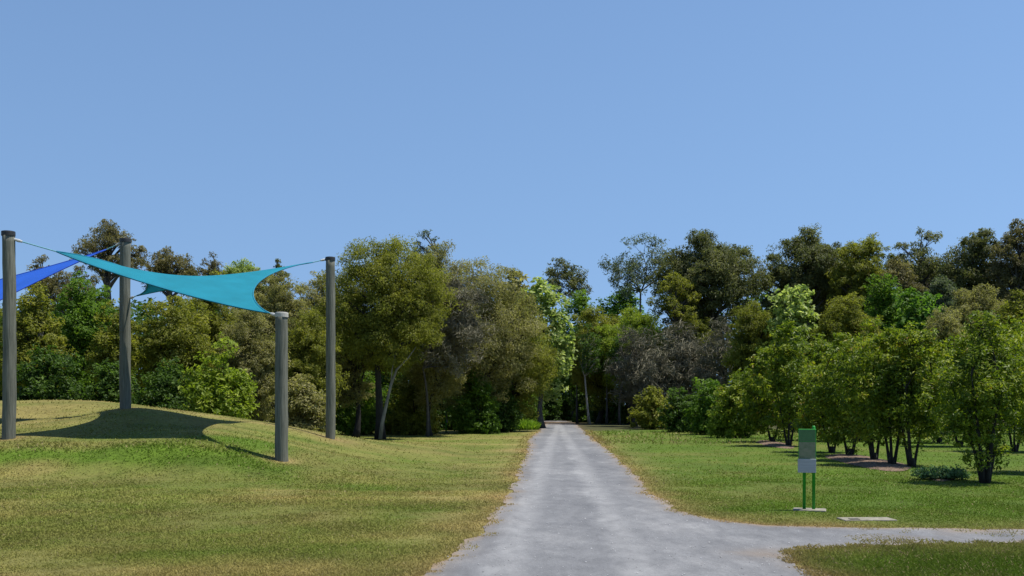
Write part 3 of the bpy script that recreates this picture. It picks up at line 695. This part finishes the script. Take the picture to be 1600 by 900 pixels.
# --- right background gums
for (px, Y, a, b, t, bt, st, m, ly, lab) in [
    (1262, 104, 1192, 1335, 352, 520, 'gumd', 'gum', 1.4, 'large ragged dark gum with a spiky top above the orchard'),
    (1215, 108, 1185, 1246, 392, 500, 'sparse', 'gumblue', 1.2, 'small bluish gum filling the dip beside the massive dark gum'),
    (1350, 100, 1296, 1405, 366, 520, 'gumd', 'olive', 1.4, 'rounded olive-topped gum in the middle of the right skyline'),
    (1436, 106, 1388, 1482, 356, 480, 'sparse', 'gum', 1.2, 'thin leaning gum with sky showing between its clumps'),
    (1405, 96, 1365, 1445, 400, 520, 'gum', 'gumbrown', 1.2, 'brownish gum below the thin leaning gum'),
    (1528, 98, 1472, 1580, 358, 520, 'gumd', 'gum', 1.5, 'wide dark gum left of the picture edge on the right skyline'),
    (1310, 112, 1250, 1372, 384, 520, 'gumd', 'gum', 1.2, 'grey green gum joining the ragged gum and the olive-topped gum'),
    (1452, 114, 1392, 1512, 396, 520, 'gumd', 'gum', 1.2, 'dark gum low on the skyline behind the thin leaning gum'),
    (1592, 94, 1545, 1655, 344, 520, 'gumd', 'gumbrown', 1.4, 'tall brownish gum cut by the right picture edge'),
    (1470, 92, 1432, 1512, 430, 530, 'gum', 'gumblue', 1.3, 'low blue grey gum between the thin gum and the wide dark gum')]:
    T('gum_tree', lab, 'tree', ge, st, px, Y, a, b, t, bt, m, lay=ly)
for (px, Y, a, b, t, bt, st, m, lab) in [
    (1238, 74, 1198, 1284, 442, 620, 'big', 'pale', 'pale fresh green tree behind the orchard under the ragged gum'),
    (1180, 76, 1135, 1225, 465, 630, 'wattle', 'olive', 'olive tree between the grey scrub and the pale fresh green tree'),
    (1320, 72, 1270, 1375, 455, 620, 'wattle', 'olive', 'dull olive tree behind the middle of the orchard'),
    (1385, 78, 1340, 1432, 428, 600, 'bush', 'mid', 'mid green rounded tree behind the orchard under the olive-topped gum'),
    (1428, 70, 1388, 1474, 446, 600, 'big', 'bright', 'bright green tree behind the orchard under the thin leaning gum'),
    (1530, 74, 1474, 1585, 442, 590, 'wattle', 'drab', 'silvery grey green tree behind the orchard near the right edge'),
    (1600, 68, 1552, 1650, 450, 600, 'bush', 'olive', 'olive bushy tree behind the orchard cut by the right picture edge'),
    (1475, 64, 1435, 1520, 478, 620, 'wattle', 'drab', 'brownish bushy tree low behind the orchard, right half')]:
    T('tree', lab, 'tree', gr, st, px, Y, a, b, t, bt, m)
# --- orchard: base pixel (x, y) gives the distance
for (px, py, a, b, t, bt, sn, lab) in [
    (1540, 755, 1468, 1618, 488, 722, 5, 'nearest vase-shaped orchard tree with many splayed stems, beside the bluish ground plant'),
    (1425, 729, 1372, 1486, 505, 700, 3, 'orchard tree at the right end of the mulch bed'),
    (1393, 727, 1330, 1440, 512, 690, 3, 'thick stemmed orchard tree standing in the middle of the mulch bed'),
    (1366, 720, 1305, 1412, 492, 692, 3, 'tall orchard tree with two leaning stems at the back of the mulch bed'),
    (1328, 712, 1272, 1372, 520, 684, 2, 'orchard tree with yellowing leaves at the left end of the mulch bed'),
    (1300, 707, 1248, 1340, 555, 680, 2, 'low orchard tree just right of the green sign'),
    (1232, 697, 1188, 1282, 500, 676, 3, 'orchard tree with bundled stems left of the green sign'),
    (1207, 691, 1158, 1246, 545, 668, 2, 'dark orchard tree with paired trunks at the far mulch patch'),
    (1168, 684, 1122, 1208, 578, 676, 2, 'small orchard tree at the far end of the row'),
    (1585, 706, 1530, 1660, 498, 690, 3, 'second row orchard tree at the right picture edge'),
    (1500, 698, 1448, 1548, 522, 678, 2, 'second row orchard tree glimpsed left of the nearest vase-shaped tree'),
    (1468, 692, 1422, 1512, 540, 672, 1, 'slim second row orchard tree seen over the bluish ground plant'),
    (1270, 688, 1225, 1312, 520, 672, 2, 'second row orchard tree rising behind the green sign'),
    (1345, 690, 1300, 1392, 525, 672, 2, 'second row orchard tree behind the yellowing one'),
    (1640, 740, 1575, 1720, 500, 715, 4, 'orchard tree mostly outside the right picture edge')]:
    Yo = EYE * F / (py - HOR)
    T('orchard_tree', lab, 'tree', go, 'orchard', (a + b) / 2, Yo, a - 4, b + 4, t - 2, bt + 20, trunk_px=px, stems=max(2, sn), tr=.075, zb=0, lay=1.0, depth=1.0)
T('ground_plant', 'low bluish green plant sprawling beside the nearest orchard tree', 'plant', None, 'bush', 1465, 26.5, 1428, 1508, 728, 760, 'bluegrass', zb=0)
# --- far wood behind everything
def woodland():
    rng = np.random.default_rng(9); Vs = []; vs = []
    n = 1300
    X = rng.uniform(-100, 110, n); Y = rng.uniform(128, 142, n)
    hz = 9.5 + 4 * vnoise(X, Y, 14, 3) + np.where(X > 25, 3, 0) - np.where(np.abs(X - 4) < 12, 0.0, 0)
    Z = hz * rng.random(n) ** 1.0
    C = np.c_[X, Y, np.maximum(Z, .5)]
    V, v = leaves(rng, C, 110, rng.uniform(1.3, 2.6, n), .62, .5, .3, np.array([0, 140., 2.]), np.clip(rng.normal(.45, .16, n), 0, 1))
    n2 = 1150
    X = rng.uniform(-75, -.5, n2); Y = rng.uniform(86, 97, n2); Z = 10.5 * rng.random(n2) ** .85
    V2, v2 = leaves(rng, np.c_[X, Y, np.maximum(Z, .5)], 95, rng.uniform(1.1, 2.2, n2), .5, .5, .3, np.array([-40, 100., 2.]), np.clip(rng.normal(.45, .16, n2), 0, 1))
    n3 = 900
    X = rng.uniform(28, 95, n3); Y = rng.uniform(112, 122, n3); Z = 14.5 * rng.random(n3) ** .9
    V3, v3 = leaves(rng, np.c_[X, Y, np.maximum(Z, .5)], 95, rng.uniform(1.3, 2.4, n3), .58, .5, .3, np.array([50, 120., 2.]), np.clip(rng.normal(.45, .16, n3), 0, 1))
    V = np.concatenate([V, V2, V3]); v = np.concatenate([v, v2, v3])
    o = mesh_np('woodland', V, np.full(len(V) // 4, 4), np.arange(len(V)), M['dark']); fattr(o, 'v', v)
    tag(o, 'dark mass of far woodland foliage behind the separate trees', 'woodland', kind='stuff')
woodland()
# tall bright grass clump at the path mouth
def tuft(name, label, px, py, wpx, hpx, n, mat):
    rng = np.random.default_rng(int(px)); X, Y = G(px, py); k = Y / F
    rx = wpx * k / 2; h = hpx * k
    a = rng.random(n) * 6.28; r = np.sqrt(rng.random(n)); b = np.c_[np.cos(a) * r * rx, np.sin(a) * r * rx * 1.2, np.zeros(n)]
    hh = h * (.5 + .6 * rng.random(n)) * (1 - .55 * r ** 2)
    d = np.c_[rng.normal(0, .35, n) + np.cos(a) * r * .4, rng.normal(0, .35, n), np.ones(n)]
    s = np.c_[np.cos(a * 7), np.sin(a * 7), np.zeros(n)] * (.0011 * Y)
    tip = b + d * hh[:, None]; mid = b + d * np.array([.35, .35, .6]) * hh[:, None]
    V = np.stack([b - s, b + s, mid + s * .8, tip, mid - s * .8], 1).reshape(-1, 3)
    o = mesh_np(name, V, np.full(n, 5), np.arange(n * 5), mat); o.location = (X, Y, 0); fattr(o, 'v', rng.random(n))
    tag(o, label, 'grass'); return o
tuft('grass_clump', 'tall bright green grass clump at the left lip of the path mouth', 815, 671, 52, 17, 2600, M['tallgrass'])

# ------------------------------------------------------------------ mulch beds and slabs
def bed(name, label, pts, h):
    P = chaikin(np.array([G(*p) for p in pts]), 3); c = P.mean(0)
    mb = MB(); R = 7; nP = len(P); V = []
    for i in range(R):
        t = i / (R - 1)
        q = c + (P - c) * (1 - t * .96)
        for a in q: V.append((a[0] - c[0], a[1] - c[1], .0 + h * (1 - (1 - t) ** 2) + (float(fbm(a[0], a[1], .25, 4)[()]) - .5) * .05 * (t > 0) + .008))
    Fs = [(i * nP + k, i * nP + (k + 1) % nP, (i + 1) * nP + (k + 1) % nP, (i + 1) * nP + k) for i in range(R - 1) for k in range(nP)]
    Fs.append(tuple((R - 1) * nP + k for k in range(nP)))
    mb.add(V, Fs); o = mb.build(name, M['mulch'], None, True, (c[0], c[1], 0)); tag(o, label, 'mulch bed', 'mulch beds under the orchard trees'); return o
bed('mulch_bed', 'long pinkish brown mulch bed under the middle orchard trees', [(1278, 712), (1330, 708), (1400, 722), (1430, 729), (1410, 738), (1370, 735), (1320, 724)], .07)
bed('mulch_bed', 'small pale mulch patch under the far paired-trunk orchard tree', [(1178, 690), (1200, 687), (1242, 696), (1240, 702), (1215, 700), (1190, 695)], .07)
bed('mulch_bed', 'little bare mulch patch beside the bluish ground plant', [(1440, 748), (1475, 744), (1500, 748), (1470, 754)], .05)

x, y = G(1354, 813)
sl = empty('concrete_slab', (x, y, 0), 'weathered pale concrete pit cover lying in the lawn near the side path', 'slab')
mb = MB(); mb.box((0, 0, .012), (.90, .42, .04), .03, .01); mb.build('cover', M['concrete'], sl)
mb = MB(); mb.box((-.25, -.10, .033), (.17, .12, .012), .03, .003); mb.build('hole_patch', M['hole'], sl)  # flat dark block on the cover, painting the shade of a hole

# ------------------------------------------------------------------ signs
def sign(px, py, rz, label, base_label=None):
    x, y = G(px, py)
    r = empty('park_sign', (x, y, 0), label, 'sign', 'green park signs beside the lawn', rz)
    for sx, hgt in ((-.085, 1.52), (.085, 1.60)):
        mb = MB(); mb.tube([(sx, 0, .0), (sx, 0, hgt - .02), (sx, 0, hgt)], [.03, .03, .02], 12); mb.build('post', M['green'], r, True)
    mb = MB(); mb.box((-.03, -.05, 1.13), (.32, .024, .82), 0, .006); panel = mb.build('panel', M['green'], r)
    mb = MB(); mb.box((-.03, -.064, 1.415), (.300, .006, .22)); mb.build('header', M['greendark'], panel)
    mb = MB(); mb.box((-.03, -.064, 1.14), (.300, .006, .31)); mb.build('picture', M['signpic'], panel)
    mb = MB(); mb.box((-.035, -.09, .85), (.33, .02, .26), 0, .004); mb.build('text_band', M['signtext'], panel)
    mb = MB(); mb.box((.01, 0, .012), (.60, .40, .045), 0, .012); mb.build('footing', M['concrete'], r)
    return r
sign(1264, 798, math.radians(-18), 'green two-post information sign on a concrete footing beside the side path')
sign(697, 676, math.radians(72), 'small distant green post sign in front of dark shrubs')

# ------------------------------------------------------------------ sail posts
def post(name, label, px, ybase, ytop, Y, dia, cap, bend=0.0, z0=None):
    X = (px - 800) * Y / F
    zb = gz(X, Y) if z0 is None else z0
    zt = EYE - (ytop - HOR) * Y / F; h = zt - zb
    r = empty(name, (X, Y, zb), label, 'post', 'timber posts of the shade sails')
    rg = np.random.default_rng(int(px) + 999); m = 22; S_ = 20; V = []
    for i in range(m):
        t = i / (m - 1); z = -.3 + (h + .3) * t
        ox = bend * math.sin(t * 3.1) + rg.normal(0, .004); oy = rg.normal(0, .004)
        for k in range(S_):
            a = 2 * math.pi * k / S_
            rr = dia / 2 * (1.04 - .08 * t) * (1 + .022 * math.sin(3 * a + px) + rg.normal(0, .008))
            V.append((ox + rr * math.cos(a), oy + rr * math.sin(a), z))
    Fs = [(i * S_ + k, i * S_ + (k + 1) % S_, (i + 1) * S_ + (k + 1) % S_, (i + 1) * S_ + k) for i in range(m - 1) for k in range(S_)]
    Fs.append(tuple((m - 1) * S_ + k for k in range(S_)))
    mb = MB(); mb.add(V, Fs); mb.build('shaft', M['post'], r, True)
    mb = MB(); rr = dia / 2
    mb.tube([(0, 0, h - .10), (0, 0, h - .005), (0, 0, h + .025), (0, 0, h + .035)], [rr * 1.05, rr * 1.05, rr * 1.02, rr * .8], 24); mb.build('cap', M[cap], r)
    return r, h
P1, h1 = post('sail_post', 'thick rough timber post at the left picture edge in front of the blue sail', 13, 685, 363, 28, .35, 'cap', .035)
P2, h2 = post('sail_post', 'timber post standing on the crest of the grassy mound', 196, 637, 374, 33, .35, 'cap', -.02)
P3, h3 = post('sail_post', 'shortest timber post with pale top at the right foot of the mound', 440, 720, 490, 27, .345, 'palecap', -.01)
P4, h4 = post('sail_post', 'tall slim timber post with dark ring top, nearest to the wattle trees', 516, 685, 403, 36, .34, 'cap', .01)
P5, h5 = post('sail_post', 'low timber post holding the front outer corner of the blue sail', -226, 700, 577, 26.6, .35, 'cap')
P6, h6 = post('sail_post', 'tall timber post holding the back outer corner of the blue sail', -290, 640, 480, 37.5, .35, 'cap')

# ------------------------------------------------------------------ sails
def edge_curve(a, b, toward, sag, n):
    t = np.linspace(0, 1, n)[:, None]
    m = (a + b) / 2; d = toward - m
    ab = (b - a) / np.linalg.norm(b - a); d = d - ab * np.dot(d, ab); d /= np.linalg.norm(d)
    L = np.linalg.norm(b - a)
    return a + (b - a) * t + d * (sag * L) * (4 * t * (1 - t)) ** .85
def strap(name, a, b, mat, parent, r=.018):
    mb = MB(); mb.tube([a, (a + b) / 2, b], [r, r, r], 7); return mb.build(name, mat, parent)
def sail(name, label, corners, fits, sags, m_c, m_h, thick=.004):
    cn = [np.array(c) for c in corners]; org = sum(cn) / len(cn); cn = [c - org for c in cn]; fits = [np.array(f_) - org for f_ in fits]
    root = empty(name, tuple(org), label, 'shade sail', 'tensioned shade sails')
    n = 41; cen = sum(cn) / len(cn)
    E = []
    for i in range(len(cn)):
        a, b = cn[i], cn[(i + 1) % len(cn)]
        if isinstance(sags[i], tuple):
            t = np.linspace(0, 1, n)[:, None]; E.append(a + (b - a) * t + np.array(sags[i]) * (4 * t * (1 - t)) ** .85)
        else: E.append(edge_curve(a, b, cen, sags[i], n))
    u = np.linspace(0, 1, n)
    if len(cn) == 4:                     # Coons patch between four tension curves
        c0, d1, c1r, d0r = E[0], E[1], E[2], E[3]
        c1 = c1r[::-1]; d0 = d0r[::-1]
        Vg = np.zeros((n, n, 3))
        for a in range(n):
            for b in range(n):
                U, V_ = u[a], u[b]
                lc = (1 - V_) * c0[a] + V_ * c1[a]; ld = (1 - U) * d0[b] + U * d1[b]
                bl = cn[0] * (1 - U) * (1 - V_) + cn[1] * U * (1 - V_) + cn[2] * U * V_ + cn[3] * (1 - U) * V_
                Vg[a, b] = lc + ld - bl + np.array([0, 0, .12]) * 16 * U * (1 - U) * V_ * (1 - V_)
    else:                                # triangle: sweep from the apex
        Vg = np.zeros((n, n, 3)); e0 = E[0]; e2 = E[2][::-1]; far = E[1]
        for a in range(n):
            for b in range(n):
                U, V_ = u[a], u[b]
                base = e0[a] * (1 - V_) + e2[a] * V_
                corr = far[b] - (cn[1] * (1 - V_) + cn[2] * V_)
                Vg[a, b] = base + corr * U ** 2
    V = Vg.reshape(-1, 3)
    i = np.arange(n - 1)[:, None] * n + np.arange(n - 1)[None]
    Q = np.stack([i, i + n, i + n + 1, i + 1], -1).reshape(-1, 4)
    o = mesh_np('fabric', V, np.full(len(Q), 4), Q, m_c, root, True)
    md = o.modifiers.new('thickness', 'SOLIDIFY'); md.thickness = thick; md.offset = 0
    hb = MB()
    for e in E: hb.tube(list(e), [.022] * n, 6)
    hb.build('hem', m_h, root, True)
    for c_, f_ in zip(cn, fits):
        strap('strap', c_, f_, M['strap'], root)
        sb = MB(); d = (f_ - c_) / np.linalg.norm(f_ - c_); sb.tube([f_ - d * .22, f_ - d * .12, f_ + d * .05], [.03, .045, .03], 8); sb.build('shackle', M['steel'], root)
    return root
sail('shade_sail', 'turquoise twisted four-cornered shade sail stretched over the mound between four posts',
     [W(88, 393, 28.3), W(214, 462, 32.8), W(488, 410, 35.8), W(421, 489, 27.15)],
     [W(22, 374, 28), W(203, 466, 33), W(510, 405, 36), W(432, 493, 27)],
     [(1.15, 0, .05),   .085, .12, (0, .45, -.16)], M['turq'], M['turqhem'])
sail('shade_sail', 'royal blue shade sail entering from the left picture edge behind the thick post',
     [W(166, 390, 33), W(-265, 490, 37.2), W(-205, 585, 26.9)],
     [W(190, 379, 33), W(-284, 486, 37.5), W(-219, 590, 26.6)],
     [.07, .10, .08], M['blue'], M['bluehem'])

# ------------------------------------------------------------------ camera, light, sky
cam = bpy.data.cameras.new('camera'); co = bpy.data.objects.new('camera', cam); COL.objects.link(co)
co.location = (0, 0, EYE); co.rotation_euler = (math.radians(90), 0, 0)
cam.sensor_width = 36; cam.lens = 35; cam.shift_y = (HOR - 450) / 1600; cam.clip_end = 6000
S.camera = co
EL = 70.0
sun = bpy.data.lights.new('sun', 'SUN'); so = bpy.data.objects.new('sun', sun); COL.objects.link(so)
sun.energy = 4.4; sun.angle = math.radians(.53); sun.color = (1, .955, .88)
so.rotation_euler = (0, math.radians(90 - EL), 0); so.location = (40, 0, 60)
wd = bpy.data.worlds.new('World'); S.world = wd; wd.use_nodes = True
N = wd.node_tree.nodes; L = wd.node_tree.links; N.clear()
sk = N.new('ShaderNodeTexSky'); sk.sky_type = 'NISHITA'; sk.sun_disc = False
sk.sun_elevation = math.radians(EL); sk.sun_rotation = math.radians(90); sk.altitude = 0; sk.air_density = 1.0; sk.dust_density = .3; sk.ozone_density = 3.5
bg = N.new('ShaderNodeBackground'); bg.inputs['Strength'].default_value = .096
ow = N.new('ShaderNodeOutputWorld'); tcw = N.new('ShaderNodeTexCoord'); mpw = N.new('ShaderNodeMapping'); mpw.inputs['Scale'].default_value = (1, 1, .42); mpw.inputs['Location'].default_value = (0, 0, .20)
nmw = N.new('ShaderNodeVectorMath'); nmw.operation = 'NORMALIZE'; L.new(tcw.outputs['Generated'], mpw.inputs['Vector']); L.new(mpw.outputs[0], nmw.inputs[0]); L.new(nmw.outputs[0], sk.inputs['Vector'])
hs = N.new('ShaderNodeHueSaturation'); hs.inputs['Saturation'].default_value = 1.04; L.new(sk.outputs[0], hs.inputs['Color']); L.new(hs.outputs[0], bg.inputs['Color']); L.new(bg.outputs[0], ow.inputs['Surface'])
S.view_settings.view_transform = 'Standard'; S.view_settings.look = 'None'; S.view_settings.exposure = .65; S.view_settings.gamma = 1
S.render.engine = 'CYCLES'; S.cycles.use_denoising = True
S.cycles.max_bounces = 8; S.cycles.diffuse_bounces = 5; S.cycles.transmission_bounces = 3; S.cycles.transparent_max_bounces = 4
